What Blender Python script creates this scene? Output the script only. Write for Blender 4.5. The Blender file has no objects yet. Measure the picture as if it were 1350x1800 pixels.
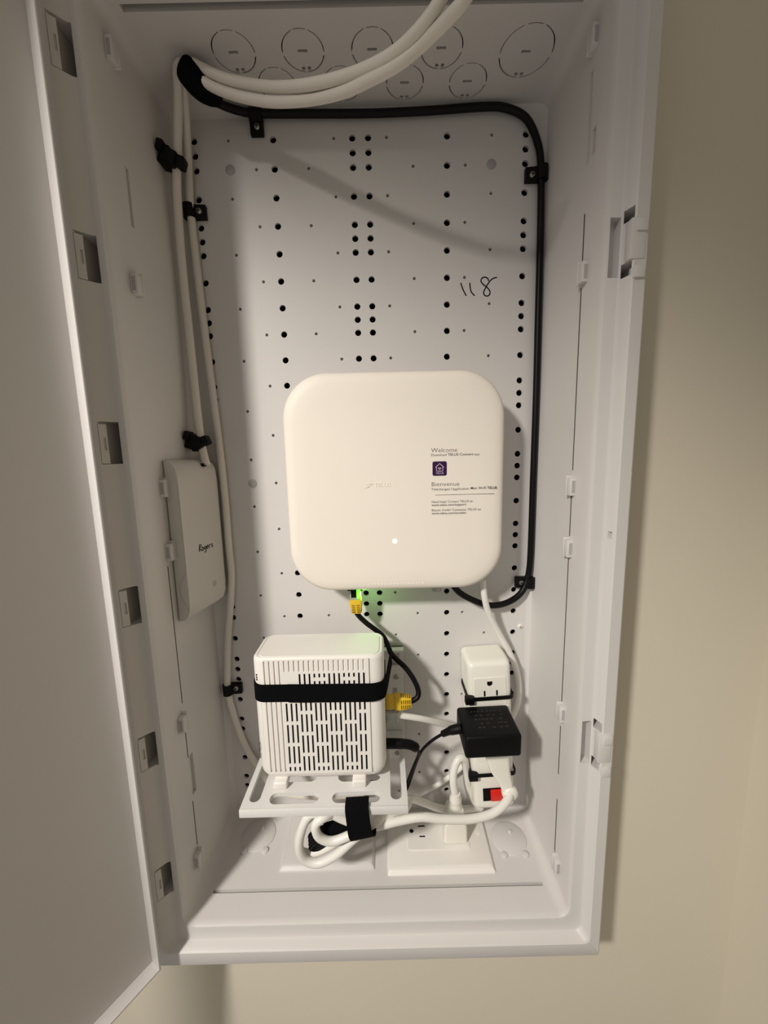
import bpy, bmesh, math, random
from mathutils import Vector, Matrix
from mathutils.geometry import delaunay_2d_cdt

# ---------------------------------------------------------------- camera, world, light (inches, scaled to metres)
S = 0.0254
Z0 = 60.0
scene = bpy.context.scene
COL = scene.collection
def W(x, y, z): return Vector((x*S, y*S, (z+Z0)*S))

cam = bpy.data.objects.new('camera', bpy.data.cameras.new('camera'))
COL.objects.link(cam)
cam.data.sensor_fit = 'HORIZONTAL'; cam.data.sensor_width = 36.0
cam.data.lens = 690.0*36.0/1350.0
cam.data.clip_start = 0.01; cam.data.clip_end = 50
RIGHT = Vector((0.9997317, -0.00447718, -0.02272618))
DOWN = Vector((-0.02313629, -0.14591896, -0.98902597))
FWD = Vector((0.00111187, 0.98928642, -0.14598339))
m = Matrix.Identity(4)
for i in range(3):
    m[i][0] = RIGHT[i]; m[i][1] = -DOWN[i]; m[i][2] = -FWD[i]
p = W(0.5625, -16.7984, -11.8819)
for i in range(3): m[i][3] = p[i]
cam.matrix_world = m
scene.camera = cam

world = bpy.data.worlds.new('room_ambient'); scene.world = world
world.use_nodes = True
bg = world.node_tree.nodes['Background']
bg.inputs[0].default_value = (1.0, 0.95, 0.88, 1)
bg.inputs[1].default_value = 0.30

def spot(name, loc, target, watts, cone, blend, radius, color):
    l = bpy.data.lights.new(name, 'SPOT'); l.energy = watts; l.spot_size = math.radians(cone)
    l.spot_blend = blend; l.shadow_soft_size = radius*S; l.color = color
    o = bpy.data.objects.new(name, l); COL.objects.link(o)
    o.location = W(*loc); d = W(*target) - W(*loc)
    o.rotation_euler = d.to_track_quat('-Z', 'Y').to_euler()
    return o
spot('room_lamp', (-28.6, -42.2, 13), (-3.0, -2, -23.5), 86, 47, 1.0, 2.6, (1.0, 0.945, 0.875))

vs = scene.view_settings
vs.view_transform = 'Standard'; vs.look = 'None'; vs.gamma = 1.0; vs.exposure = 0.0
vs.use_curve_mapping = False

# ---------------------------------------------------------------- materials
def lin(c):
    c = c/255.0
    return c/12.92 if c <= 0.04045 else ((c+0.055)/1.055)**2.4
def mat(name, rgb, rough=0.45, spec=0.4, var=0.03, scale=30, bump=0.0, bscale=400, metal=0.0, emit=None, estr=0.0, trans=0.0):
    mt = bpy.data.materials.new(name); mt.use_nodes = True
    nt = mt.node_tree; b = nt.nodes['Principled BSDF']
    base = tuple(lin(v) for v in rgb)
    tc = nt.nodes.new('ShaderNodeTexCoord')
    nz = nt.nodes.new('ShaderNodeTexNoise'); nz.inputs['Scale'].default_value = scale; nz.inputs['Detail'].default_value = 4
    nt.links.new(tc.outputs['Object'], nz.inputs['Vector'])
    mx = nt.nodes.new('ShaderNodeMix'); mx.data_type = 'RGBA'
    mx.inputs[6].default_value = tuple(v*(1-var) for v in base)+(1,)
    mx.inputs[7].default_value = tuple(min(1, v*(1+var)) for v in base)+(1,)
    nt.links.new(nz.outputs['Fac'], mx.inputs[0]); nt.links.new(mx.outputs[2], b.inputs['Base Color'])
    b.inputs['Roughness'].default_value = rough
    b.inputs['Specular IOR Level'].default_value = spec
    b.inputs['Metallic'].default_value = metal
    if trans: b.inputs['Transmission Weight'].default_value = trans
    if bump:
        n2 = nt.nodes.new('ShaderNodeTexNoise'); n2.inputs['Scale'].default_value = bscale; n2.inputs['Detail'].default_value = 3
        nt.links.new(tc.outputs['Object'], n2.inputs['Vector'])
        bp = nt.nodes.new('ShaderNodeBump'); bp.inputs['Strength'].default_value = bump; bp.inputs['Distance'].default_value = 0.0005
        nt.links.new(n2.outputs['Fac'], bp.inputs['Height']); nt.links.new(bp.outputs['Normal'], b.inputs['Normal'])
    if emit:
        b.inputs['Emission Color'].default_value = tuple(lin(v) for v in emit)+(1,)
        b.inputs['Emission Strength'].default_value = estr
    return mt
M = dict(
    grey=mat('enclosure_plastic', (212, 208, 205), 0.42, 0.35, 0.02, 25, 0.06, 900),
    pin=mat('pin_mark_plastic', (172, 169, 167), 0.35, 0.4),
    wall=mat('wall_paint', (217, 209, 191), 0.7, 0.2, 0.025, 9, 0.25, 260),
    cavity=mat('cavity_dark', (26, 22, 20), 0.9, 0.1),  # near-black colour puts the shade into the hollow behind the holes
    cream=mat('router_plastic', (240, 232, 220), 0.5, 0.35, 0.01, 40, 0.04, 1500),
    white=mat('white_plastic', (236, 232, 226), 0.42, 0.4, 0.015, 40),
    cool=mat('shelf_white_paint', (226, 224, 221), 0.5, 0.35, 0.02, 40, 0.08, 1200),
    ivory=mat('power_strip_plastic', (236, 233, 222), 0.35, 0.45, 0.015, 40),
    ont=mat('wall_box_plastic', (205, 200, 193), 0.5, 0.3, 0.015, 40),
    cable=mat('white_cable_jacket', (222, 215, 204), 0.4, 0.4, 0.03, 60),
    cord=mat('white_cord_jacket', (236, 233, 226), 0.38, 0.45, 0.02, 60),
    black=mat('black_cable_jacket', (7, 6, 7), 0.42, 0.22, 0.1, 60),
    blackp=mat('black_plastic', (8, 7, 8), 0.5, 0.18, 0.1, 60, 0.15, 1200),
    strap=mat('black_hook_and_loop', (10, 10, 12), 0.9, 0.08, 0.25, 200, 0.6, 1800),
    ink=mat('black_marker_ink', (22, 20, 22), 0.6, 0.2),
    print_=mat('dark_print', (36, 30, 34), 0.6, 0.2),
    printl=mat('grey_print', (82, 72, 70), 0.6, 0.2),
    purple=mat('purple_print', (52, 14, 66), 0.5, 0.3),
    purplel=mat('pale_print', (205, 190, 205), 0.5, 0.3),
    label=mat('grey_label_print', (52, 49, 47), 0.6, 0.2),
    yellow=mat('yellow_boot_rubber', (226, 186, 48), 0.45, 0.4, 0.05, 60),
    groove_shade=mat('boot_shade_brown', (120, 88, 20), 0.6, 0.2),  # darker yellow-brown, the shade of the boot ribs put into colour
    seam=mat('seam_shade_dark', (70, 62, 54), 0.8, 0.1),  # dark colour standing in for shade in the side slots
    steel=mat('screw_steel', (170, 168, 160), 0.28, 0.5, 0.05, 80, metal=1.0),
    clear=mat('clear_plug_plastic', (225, 225, 220), 0.15, 0.5, trans=0.6),
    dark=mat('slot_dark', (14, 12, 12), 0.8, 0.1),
    red=mat('red_lit_rocker', (176, 22, 16), 0.25, 0.5, emit=(255, 40, 20), estr=0.22),
    ledw=mat('white_led', (255, 255, 250), 0.4, 0.3, emit=(255, 250, 240), estr=4.0),
    ledg=mat('green_led', (120, 240, 60), 0.4, 0.3, emit=(110, 255, 40), estr=2.2),
)

# ---------------------------------------------------------------- geometry helpers (all in inches)
class MB:
    def __init__(s): s.v = []; s.f = []
    def add(s, v, f):
        o = len(s.v); s.v += [tuple(q) for q in v]; s.f += [tuple(i+o for i in q) for q in f]; return s
    def xf(s, fn): s.v = [tuple(fn(Vector(q))) for q in s.v]; return s
    def join(s, o): return s.add(o.v, o.f)

def from_bm(bm):
    mb = MB(); bm.verts.index_update()
    mb.v = [tuple(v.co) for v in bm.verts]; mb.f = [tuple(v.index for v in f.verts) for f in bm.faces]
    bm.free(); return mb
def box(x0, x1, y0, y1, z0, z1, bev=0.0, seg=2):
    bm = bmesh.new(); bmesh.ops.create_cube(bm, size=1)
    for v in bm.verts:
        v.co = Vector(((x0+x1)/2+v.co.x*(x1-x0), (y0+y1)/2+v.co.y*(y1-y0), (z0+z1)/2+v.co.z*(z1-z0)))
    if bev: bmesh.ops.bevel(bm, geom=list(bm.edges), offset=bev, segments=seg, profile=0.5, affect='EDGES')
    return from_bm(bm)
def loft(loops, cap0=True, cap1=True, ring=False):
    mb = MB(); n = len(loops[0])
    for l in loops: mb.v += [tuple(q) for q in l]
    k = len(loops)
    for a in range(k if ring else k-1):
        b = (a+1) % k
        for i in range(n):
            j = (i+1) % n
            mb.f.append((a*n+i, a*n+j, b*n+j, b*n+i))
    if not ring:
        if cap0: mb.f.append(tuple(range(n-1, -1, -1)))
        if cap1: mb.f.append(tuple((k-1)*n+i for i in range(n)))
    return mb
def rr(x0, x1, z0, z1, r, n=6):
    out = []
    for cx, cz, a0 in ((x1-r, z1-r, 0), (x0+r, z1-r, 90), (x0+r, z0+r, 180), (x1-r, z0+r, 270)):
        for i in range(n+1):
            a = math.radians(a0+90*i/n); out.append((cx+r*math.cos(a), cz+r*math.sin(a)))
    return out
def circ(cx, cz, r, n=20, a0=0.0): return [(cx+r*math.cos(a0+2*math.pi*i/n), cz+r*math.sin(a0+2*math.pi*i/n)) for i in range(n)]
def rect(x0, x1, z0, z1): return [(x0, z0), (x1, z0), (x1, z1), (x0, z1)]
def slot(x0, x1, z0, z1, n=6):
    r = min(x1-x0, z1-z0)/2-1e-4
    return rr(x0, x1, z0, z1, r, n)
def plate(outline, holes, w0, w1, mp=lambda u, v, w: (u, w, v), floors=None):
    """flat plate with real holes; w0 is the front face, w1 the back; floors: depth of blind holes (None = through)"""
    co = [Vector(q) for q in outline]; fc = [list(range(len(co)))]
    edges = []; loops = [list(range(len(outline)))]
    for h in holes:
        o = len(co); co += [Vector(q) for q in h]; loops.append(list(range(o, o+len(h))))
    for l in loops: edges += [(l[i], l[(i+1) % len(l)]) for i in range(len(l))]
    faces = loops
    vo, eo, fo, ov, oe, of = delaunay_2d_cdt(co, edges, faces, 0, 1e-5)
    mb = MB(); n = len(vo)
    mb.v = [mp(v.x, v.y, w0) for v in vo]+[mp(v.x, v.y, w1) for v in vo]
    for f, src in zip(fo, of):
        if 0 in src and len(src) == 1:
            mb.f.append(tuple(f)); mb.f.append(tuple(i+n for i in reversed(f)))
    inv = {}
    for i, s in enumerate(ov):
        for q in s: inv[q] = i
    for li, l in enumerate(loops):
        for i in range(len(l)):
            a, b = inv[l[i]], inv[l[(i+1) % len(l)]]
            if floors and li > 0 and floors[li-1] is not None: continue
            mb.f.append((a, a+n, b+n, b))
        if floors and li > 0 and floors[li-1] is not None:
            d = floors[li-1]; o = len(mb.v)
            pts = [vo[inv[k]] for k in l]
            mb.v += [mp(q.x, q.y, d) for q in pts]
            for i in range(len(l)):
                j = (i+1) % len(l); mb.f.append((inv[l[i]], o+i, o+j, inv[l[j]]))
            mb.f.append(tuple(range(o, o+len(l))))
    return mb
def spline(pts, sub=8):
    P = [Vector(q) for q in pts]; out = []
    for i in range(len(P)-1):
        p0 = P[max(i-1, 0)]; p1 = P[i]; p2 = P[i+1]; p3 = P[min(i+2, len(P)-1)]
        d1 = (p2-p1).length or 1e-6
        k = max(2, min(sub, int(d1/0.12)+1))
        m1 = (p2-p0)*0.5; m2 = (p3-p1)*0.5
        # limit tangents to the local step so unevenly spaced points do not overshoot
        if m1.length > 1.4*d1: m1 *= 1.4*d1/m1.length
        if m2.length > 1.4*d1: m2 *= 1.4*d1/m2.length
        for j in range(k):
            t = j/k; t2 = t*t; t3 = t2*t
            out.append(p1*(2*t3-3*t2+1)+m1*(t3-2*t2+t)+p2*(-2*t3+3*t2)+m2*(t3-t2))
    out.append(P[-1]); return out
def tube(pts, r, n=12, sub=8, rad=None, smooth=True):
    P = spline(pts, sub) if smooth else [Vector(q) for q in pts]
    T = [(P[min(i+1, len(P)-1)]-P[max(i-1, 0)]).normalized() for i in range(len(P))]
    up = Vector((0, -1, 0)) if abs(T[0].y) < 0.9 else Vector((0, 0, 1))
    N = (up-T[0]*up.dot(T[0])).normalized(); loops = []
    for i, q in enumerate(P):
        N = (N-T[i]*N.dot(T[i])).normalized(); Bn = T[i].cross(N)
        rr_ = rad(i/(len(P)-1)) if rad else r
        loops.append([q+(N*math.cos(2*math.pi*k/n)+Bn*math.sin(2*math.pi*k/n))*rr_ for k in range(n)])
    return loft(loops)
def lathe(prof, origin, axis, n=20):
    """prof: (radius, height along axis)"""
    ax = Vector(axis).normalized(); a = ax.orthogonal().normalized(); b = ax.cross(a); o = Vector(origin)
    return loft([[o+ax*h+(a*math.cos(2*math.pi*k/n)+b*math.sin(2*math.pi*k/n))*r for k in range(n)] for r, h in prof])
def strip(pts, width_dir, w, t):
    """flat band along pts (centre line), width w along width_dir, thickness t"""
    P = [Vector(q) for q in pts]; wd = Vector(width_dir).normalized(); loops = []
    for i, q in enumerate(P):
        T = (P[min(i+1, len(P)-1)]-P[max(i-1, 0)]).normalized(); nn = T.cross(wd).normalized()
        loops.append([q+wd*w/2+nn*t/2, q-wd*w/2+nn*t/2, q-wd*w/2-nn*t/2, q+wd*w/2-nn*t/2])
    return loft(loops)
def text_mb(body, size, depth=0.004, bold=0.0, align='LEFT'):
    cu = bpy.data.curves.new('t', 'FONT'); cu.body = body; cu.size = size; cu.extrude = depth; cu.offset = bold
    cu.align_x = align; cu.resolution_u = 3
    o = bpy.data.objects.new('t', cu); COL.objects.link(o)
    me = bpy.data.meshes.new_from_object(o.evaluated_get(bpy.context.evaluated_depsgraph_get()))
    mb = MB(); mb.v = [tuple(v.co) for v in me.vertices]; mb.f = [tuple(q.vertices) for q in me.polygons]
    bpy.data.objects.remove(o); bpy.data.curves.remove(cu); bpy.data.meshes.remove(me)
    return mb
def fit_text(body, width, height, x, y, z, bold=0.0, depth=0.004):
    """text facing -y, baseline start (x, z), scaled to width and cap height"""
    mb = text_mb(body, 1.0, depth, bold)
    w = max(v[0] for v in mb.v) or 1
    return mb.xf(lambda v: (x+v.x*width/w, y-v.z*0.5, z+v.y*height/0.69))

# ---------------------------------------------------------------- object helpers
ORG = {}
def to_obj(name, mb, material, org, smooth=35):
    me = bpy.data.meshes.new(name)
    o3 = Vector(org)
    me.from_pydata([tuple((Vector(v)-o3)*S) for v in mb.v], [], mb.f)
    bm = bmesh.new(); bm.from_mesh(me); bmesh.ops.remove_doubles(bm, verts=bm.verts, dist=1e-7)
    bmesh.ops.recalc_face_normals(bm, faces=bm.faces); bm.to_mesh(me); bm.free()
    me.materials.append(material)
    if smooth:
        for q in me.polygons: q.use_smooth = True
        me.set_sharp_from_angle(angle=math.radians(smooth))
    o = bpy.data.objects.new(name, me); COL.objects.link(o); return o
def tag(o, label=None, cat=None, group=None, kind=None):
    if label: o['label'] = label
    if cat: o['category'] = cat
    if group: o['group'] = group
    if kind: o['kind'] = kind
    return o
def thing(name, org, label, cat, group=None):
    o = bpy.data.objects.new(name, None); COL.objects.link(o)
    o.empty_display_size = 0.02; o.location = W(*org); ORG[o.name] = tuple(org)
    return tag(o, label, cat, group)
def part(name, mb, material, parent, smooth=35, label=None):
    org = ORG[parent.name]
    o = to_obj(name, mb, material, org, smooth); o.parent = parent; ORG[o.name] = org
    if label: o['label'] = label
    return o
def solo(name, mb, material, label=None, cat=None, group=None, kind=None, smooth=35):
    xs = [v[0] for v in mb.v]; ys = [v[1] for v in mb.v]; zs = [v[2] for v in mb.v]
    org = ((min(xs)+max(xs))/2, (min(ys)+max(ys))/2, min(zs))
    o = to_obj(name, mb, material, org, smooth); o.location = W(*org); ORG[o.name] = org
    return tag(o, label, cat, group, kind)
def boolean_cut(o, cutter_mb, org):
    c = to_obj('cutter', cutter_mb, M['grey'], org, 0); c.parent = o.parent; c.location = o.location
    md = o.modifiers.new('cut', 'BOOLEAN'); md.operation = 'DIFFERENCE'; md.object = c; md.solver = 'EXACT'; md.use_self = True
    bpy.context.view_layer.update()
    me = bpy.data.meshes.new_from_object(o.evaluated_get(bpy.context.evaluated_depsgraph_get()))
    old = o.data; o.modifiers.clear(); o.data = me; me.name = o.name
    cm = c.data; bpy.data.objects.remove(c); bpy.data.meshes.remove(cm); bpy.data.meshes.remove(old)
    for q in me.polygons: q.use_smooth = True
    me.set_sharp_from_angle(angle=math.radians(30))

# cable centre lines, inches
PATHS = {
  'coax_black': [(-5.5,-1.7,0.46),(-5.3,-1.2,0.55),(-5.0,-0.7,0.69),(-4.5,-0.4,0.71),(-3.82,-0.25,0.7),(-1.72,-0.22,0.67),(0.39,-0.22,0.64),(2.51,-0.22,0.68),(4.62,-0.22,0.77),(5.46,-0.22,0.71),(6.21,-0.22,0.36),(6.66,-0.22,-0.43),(6.82,-0.22,-1.3),(6.88,-0.22,-3.36),(6.9,-0.22,-6.47),(6.92,-0.22,-9.76),(6.91,-0.22,-13.26),(6.9,-0.22,-16.48),(6.8,-0.22,-17.45),(6.49,-0.3,-18.07),(5.83,-0.45,-18.43),(5.04,-0.6,-18.46),(4.25,-0.8,-18.11),(3.69,-0.95,-17.73),(3.38,-1.05,-17.34)],
  'white1': [(3.02,-6.6,-1.19),(2.74,-6.3,-1.63),(2.38,-6.0,-1.78),(1.83,-5.5,-1.84),(1.21,-5.1,-1.94),(0.46,-4.6,-1.87),(-0.36,-4.0,-1.68),(-1.45,-3.3,-1.3),(-2.61,-2.7,-0.86),(-3.61,-2.3,-0.41),(-4.48,-2.1,-0.01),(-5.12,-2.05,0.36),(-5.5,-2.05,0.69),(-5.69,-2.0,0.83),(-5.91,-1.8,0.85),(-6.12,-1.4,0.55),(-6.34,-1.1,-0.08),(-6.52,-0.95,-0.87),(-6.71,-0.85,-2.09),(-6.82,-0.75,-4.34),(-6.78,-0.75,-7.39),(-6.69,-0.85,-10.2),(-6.58,-1.0,-11.31),(-6.39,-1.15,-12.16)],
  'white2': [(2.58,-6.4,-0.97),(2.29,-6.1,-1.31),(1.93,-5.8,-1.58),(1.41,-5.4,-1.74),(0.85,-5.0,-1.75),(-0.01,-4.4,-1.56),(-1.2,-3.7,-1.21),(-2.34,-3.0,-0.7),(-3.34,-2.5,-0.2),(-4.22,-2.25,0.18),(-4.88,-2.15,0.53),(-5.34,-2.1,0.77),(-5.63,-1.9,0.92),(-5.87,-1.5,0.88),(-6.15,-0.9,0.24),(-6.42,-0.4,-0.87),(-6.55,-0.22,-2.49),(-6.51,-0.2,-4.5),(-6.4,-0.2,-7.25),(-6.29,-0.2,-9.46),(-6.21,-0.2,-11.3),(-6.15,-0.2,-13.44),(-6.16,-0.2,-15.67),(-6.14,-0.2,-16.94),(-6.29,-0.2,-18.24),(-6.52,-0.2,-19.83),(-6.68,-0.2,-21.47),(-6.74,-0.2,-22.45),(-6.55,-0.2,-23.74),(-6.18,-0.2,-25.14),(-5.64,-0.3,-26.17),(-4.65,-0.5,-27.36),(-2.78,-0.6,-27.61),(-0.65,-0.6,-27.52)],
  'patch': [(-0.69,-1.05,-18.44),(-0.55,-1.05,-18.65),(-0.25,-1.0,-18.98),(0.1,-0.95,-19.29),(0.41,-0.95,-19.58),(0.6,-1.0,-19.95),(0.71,-1.2,-20.19),(0.94,-1.4,-20.39),(1.31,-1.6,-20.67),(1.62,-1.75,-21.07),(1.82,-1.85,-21.52),(1.78,-1.95,-21.81),(1.5,-2.0,-21.95)],
  'whiteeth': [(0.95,-2.0,-22.55),(1.45,-1.9,-22.71),(2.06,-1.7,-22.98),(2.84,-1.3,-23.48),(3.55,-0.8,-24.07),(4.42,-0.35,-24.63),(5.49,-0.3,-24.84)],
  'barrel': [(0.38,-2.2,-23.67),(0.95,-2.2,-23.69),(1.42,-2.15,-23.79),(1.73,-2.05,-24.04),(1.81,-1.9,-24.43),(1.62,-1.8,-25.05),(1.42,-1.75,-25.63),(1.24,-1.7,-26.23),(1.04,-1.7,-26.78),(0.65,-1.9,-27.13),(-0.07,-2.6,-26.8),(-0.83,-3.3,-26.35)],
  'adaptcord': [(3.48,-2.6,-22.75),(3.07,-2.5,-22.92),(2.75,-2.35,-23.18),(2.4,-2.2,-23.54),(2.09,-2.0,-24.01),(1.91,-1.85,-24.39),(1.72,-1.7,-25.0),(1.53,-1.6,-25.69),(1.32,-1.55,-26.37),(0.96,-1.6,-26.97),(0.41,-1.9,-27.13),(-0.19,-2.6,-26.93),(-0.94,-3.3,-26.5)],
  'routerpower': [(4.63,-1.0,-17.19),(4.71,-1.0,-17.82),(4.86,-0.9,-18.44),(5.13,-0.75,-19.07),(5.58,-0.55,-19.91),(6.05,-0.4,-20.8),(6.42,-0.28,-21.75),(6.55,-0.28,-22.65),(6.49,-0.28,-23.39),(6.27,-0.28,-24.07),(6.03,-0.28,-24.87)],
  'stripplugcord': [(5.57,-2.35,-25.92),(5.4,-2.6,-25.99),(5.02,-2.85,-26.15),(4.52,-3.0,-26.3),(3.69,-3.15,-26.32),(2.65,-3.3,-26.14),(1.75,-3.4,-25.91),(0.85,-3.5,-25.95),(0.19,-3.6,-26.01),(-0.46,-3.75,-25.88),(-1.2,-3.8,-25.51),(-1.82,-3.85,-25.15),(-2.45,-3.9,-25.17),(-2.79,-3.95,-25.79),(-2.92,-3.95,-26.53),(-2.74,-3.9,-27.12),(-2.23,-3.9,-27.29),(-1.57,-3.9,-26.95),(-0.89,-3.9,-26.3),(-0.24,-3.8,-25.83),(0.15,-3.6,-25.75),(0.15,-3.3,-25.81),(-0.46,-3.4,-25.57),(-1.32,-3.6,-25.34),(-1.89,-4.05,-25.14),(-2.21,-4.15,-25.35),(-2.12,-4.15,-25.84),(-1.68,-4.1,-26.12),(-1.08,-4.05,-25.98),(-0.45,-3.9,-25.79)],
  'striplead': [(3.44,-1.6,-26.86),(3.33,-1.6,-26.1),(3.38,-1.5,-25.55),(3.59,-1.4,-25.15),(3.84,-1.3,-25.24),(4.01,-1.1,-26.01),(4.11,-0.9,-26.92),(4.36,-0.75,-27.72),(4.79,-0.65,-28.37)],
  'lowcord': [(-0.45,-3.7,-25.66),(0.42,-3.4,-25.87),(0.99,-3.0,-26.09),(1.27,-2.4,-26.4),(1.45,-1.9,-26.57),(2.05,-1.5,-27.18),(2.72,-1.2,-27.76),(3.55,-0.9,-28.21),(4.7,-0.5,-28.52)],
  'backwhite': [(1.07,-0.5,-27.88),(1.75,-0.4,-27.87),(2.3,-0.35,-27.66),(2.98,-0.3,-27.33),(3.92,-0.3,-26.57),(4.97,-0.3,-25.42)],
}

# ---------------------------------------------------------------- walls
WY = -3.0
wall = plate(rect(-90, 14.9, -90, 50), [rr(-8.0, 7.9, -30.3, 1.9, 0.1, 2)], WY, WY+0.5)
solo('wall_back', wall, M['wall'], kind='structure', smooth=0)
solo('wall_right', box(14.8, 15.3, -70, WY, -90, 50), M['wall'], kind='structure', smooth=0)
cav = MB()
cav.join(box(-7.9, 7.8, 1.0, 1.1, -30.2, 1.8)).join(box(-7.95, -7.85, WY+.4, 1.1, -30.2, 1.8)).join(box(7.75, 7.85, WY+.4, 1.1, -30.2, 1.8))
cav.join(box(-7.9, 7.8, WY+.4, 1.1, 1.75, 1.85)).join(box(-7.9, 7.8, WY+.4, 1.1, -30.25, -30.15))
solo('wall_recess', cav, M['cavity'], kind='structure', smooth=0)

# ---------------------------------------------------------------- media enclosure
ENC = thing('media_enclosure', (0, -3.5, -30.7), 'open white plastic media enclosure set in the beige wall, its door swung to the left', 'cabinet')
XL, XR, ZB, ZT = -6.85, 6.85, -28.85, 0.72
def floor_z(y): return -29.08+0.084*y
def ceil_z(y): return 0.97-0.03*y

holes, floors = [], []
for xi, cols in (('edge', (-6.3, 6.3)), ('mid', (-0.3, 0.3)), ('one', (-3.3, 3.3))):
    for r in range(0, 29):
        rows = [r]
        if xi != 'one' and r % 3 == 0: rows.append(r+0.5)
        for z in rows:
            if z > 28.3: continue
            for x in cols: holes.append(circ(x, -z, 0.125, 14)); floors.append(None)
for r in range(0, 29):
    for x in ((-5, -1, 1, 5) if r % 2 == 0 else (-4, -2, 2, 4)):
        holes.append(circ(x, -r, 0.062, 10)); floors.append(0.2)
back = plate(rr(XL, XR, ZB, ZT, 0.2, 4), holes, 0.0, 0.1, floors=floors)
part('back_panel', back, M['grey'], ENC, 20)
for x, z in ((-5, -1), (5, -1), (-5, -13), (5, -13)):
    part('pin_mark', lathe([(0.19, 0), (0.19, 0.006), (0.175, 0.012), (0.0, 0.012)], (x, -0.001, z), (0, -1, 0), 24), M['pin'], ENC)

# box sides + trim frame: one closed solid lofted through rounded rectangles (y, left, right, bottom, top, radius)
prof = [
    (0.0, -6.85, 6.85, -28.85, 0.72, .20),
    (-0.03, -7.0, 6.98, -28.98, 0.86, .26),
    (-0.10, -7.08, 7.06, -29.05, 0.94, .30),
    (-0.22, -7.11, 7.10, -29.09, 0.97, .32),
    (-4.10, -7.32, 7.23, -29.41, 1.09, .40),
    (-4.24, -7.345, 7.25, -29.44, 1.11, .42),
    (-4.31, -7.39, 7.28, -29.49, 1.16, .46),
    (-4.33, -7.45, 7.34, -29.56, 1.22, .48),
    (-4.31, -7.62, 7.64, -29.93, 1.55, .30),
    (-4.34, -7.70, 7.71, -30.00, 1.62, .28),
    (-4.42, -7.78, 7.745, -30.03, 1.66, .26),
    (-4.66, -8.00, 7.84, -30.09, 1.74, .24),
    (-4.70, -8.04, 7.88, -30.13, 1.78, .22),
    (-4.70, -8.36, 8.22, -30.64, 2.20, .14),
    (-4.66, -8.40, 8.27, -30.70, 2.26, .10),
    (-3.0, -8.42, 8.30, -30.74, 2.30, .08),
    (-3.0, -7.78, 7.70, -30.05, 1.65, .10),
    (-3.1, -7.6, 7.5, -29.75, 1.40, .30),
    (0.10, -7.35, 7.35, -29.32, 1.20, .30),
    (0.10, -6.85, 6.85, -28.85, 0.72, .20),
]
shell = loft([[(x, y, z) for x, z in rr(l, r, b, t, rad, 5)] for y, l, r, b, t, rad in prof], ring=True)
SH = part('box_shell', shell, M['grey'], ENC, 30)
cut = MB()
cut.join(box(-6.73, 6.70, -3.28, -3.15, -30.5, -28.9))                 # floor slot
cut.join(box(-6.70, 6.74, -3.48, -3.28, 0.8, 2.1))                     # ceiling slot
KN = [(-3.92, -2.09, .685), (-1.69, -2.09, .685), (0.55, -2.09, .685), (2.79, -2.09, .685), (5.58, -1.92, .87),
      (-2.80, -0.96, .66), (-0.55, -0.96, .66), (1.66, -0.96, .66), (3.87, -0.96, .66)]
for x, y, r in KN:
    cut.join(lathe([(r, -0.5), (r, 0.6)], (x, y, 1.0), (0, 0, 1), 40))
HZ = [-0.13-5.29*k for k in range(6)]
for z in HZ: cut.join(box(-8.02, -7.60, -4.9, -2.8, z-1.29, z))
LZ = [-5.25, -21.28]
for z in LZ:
    cut.join(box(7.34, 7.66, -4.6, -3.98, z-1.63, z))
    cut.join(box(7.715, 8.08, -4.66, -3.15, z-.20, z+.14)); cut.join(box(7.715, 8.08, -4.66, -3.15, z-1.68, z-1.30))
# vertical seam slots along both sides
for z0, z1 in ((-5.95, -4.45), (-12.6, -6.65), (-14.95, -13.45), (-21.5, -15.75), (-24.5, -22.4), (-28.0, -25.6)):
    cut.join(box(7.15, 7.7, -3.09, -3.0, z0, z1))
for z0, z1 in ((-21.1, -15.7), (-23.4, -22.2), (-27.3, -25.3)):
    cut.join(box(-7.8, -7.2, -3.07, -3.02, z0, z1))
cut.join(box(-7.33, -7.24, -3.06, -2.9, -4.5, -2.8)); cut.join(box(-7.36, -7.22, -3.0, -2.72, -25.1, -23.4))
cut.join(box(7.19, 7.3, -3.5, -3.3, -3.0, -2.25)); cut.join(box(7.19, 7.27, -3.2, -3.0, -3.05, -0.5))
cut.join(box(-7.34, -7.24, -3.34, -3.25, -0.1, .3)); cut.join(box(7.17, 7.3, -3.36, -3.28, -0.1, .42))
cut.join(box(-7.36, -7.24, -3.3, -3.2, -28.0, -27.5)); cut.join(box(7.18, 7.3, -3.46, -3.38, -28.6, -28.1)); cut.join(box(-7.36, -7.24, -3.38, -3.3, -21.95, -21.5))
cut.join(box(7.72, 7.92, -4.58, -4.44, -14.72, -14.5))
boolean_cut(SH, cut, ORG[ENC.name])

# ceiling knockouts: loose discs bridged into their holes
for x, y, r in KN:
    out = []
    for i in range(72):
        a = 2*math.pi*i/72; d = math.degrees(a)
        near = min(abs((d-t+180) % 360-180) for t in (90, 172, 8, 250, 290))
        q = r+0.004 if near < 4 else r-0.040
        out.append((x+q*math.cos(a), y+q*math.sin(a)))
    hs = [rect(x-.17, x+.14, y-.045, y+.045)]
    hs += [rect(x+s-.055, x+s+.055, y+r-.18, y+r-.07) for s in (-.09, .10)]
    part('knockout', plate(out, hs, 0, 0.1, lambda u, v, w: (u, v, ceil_z(v)+w+.004), floors=None), M['grey'], ENC, 25)
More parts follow.
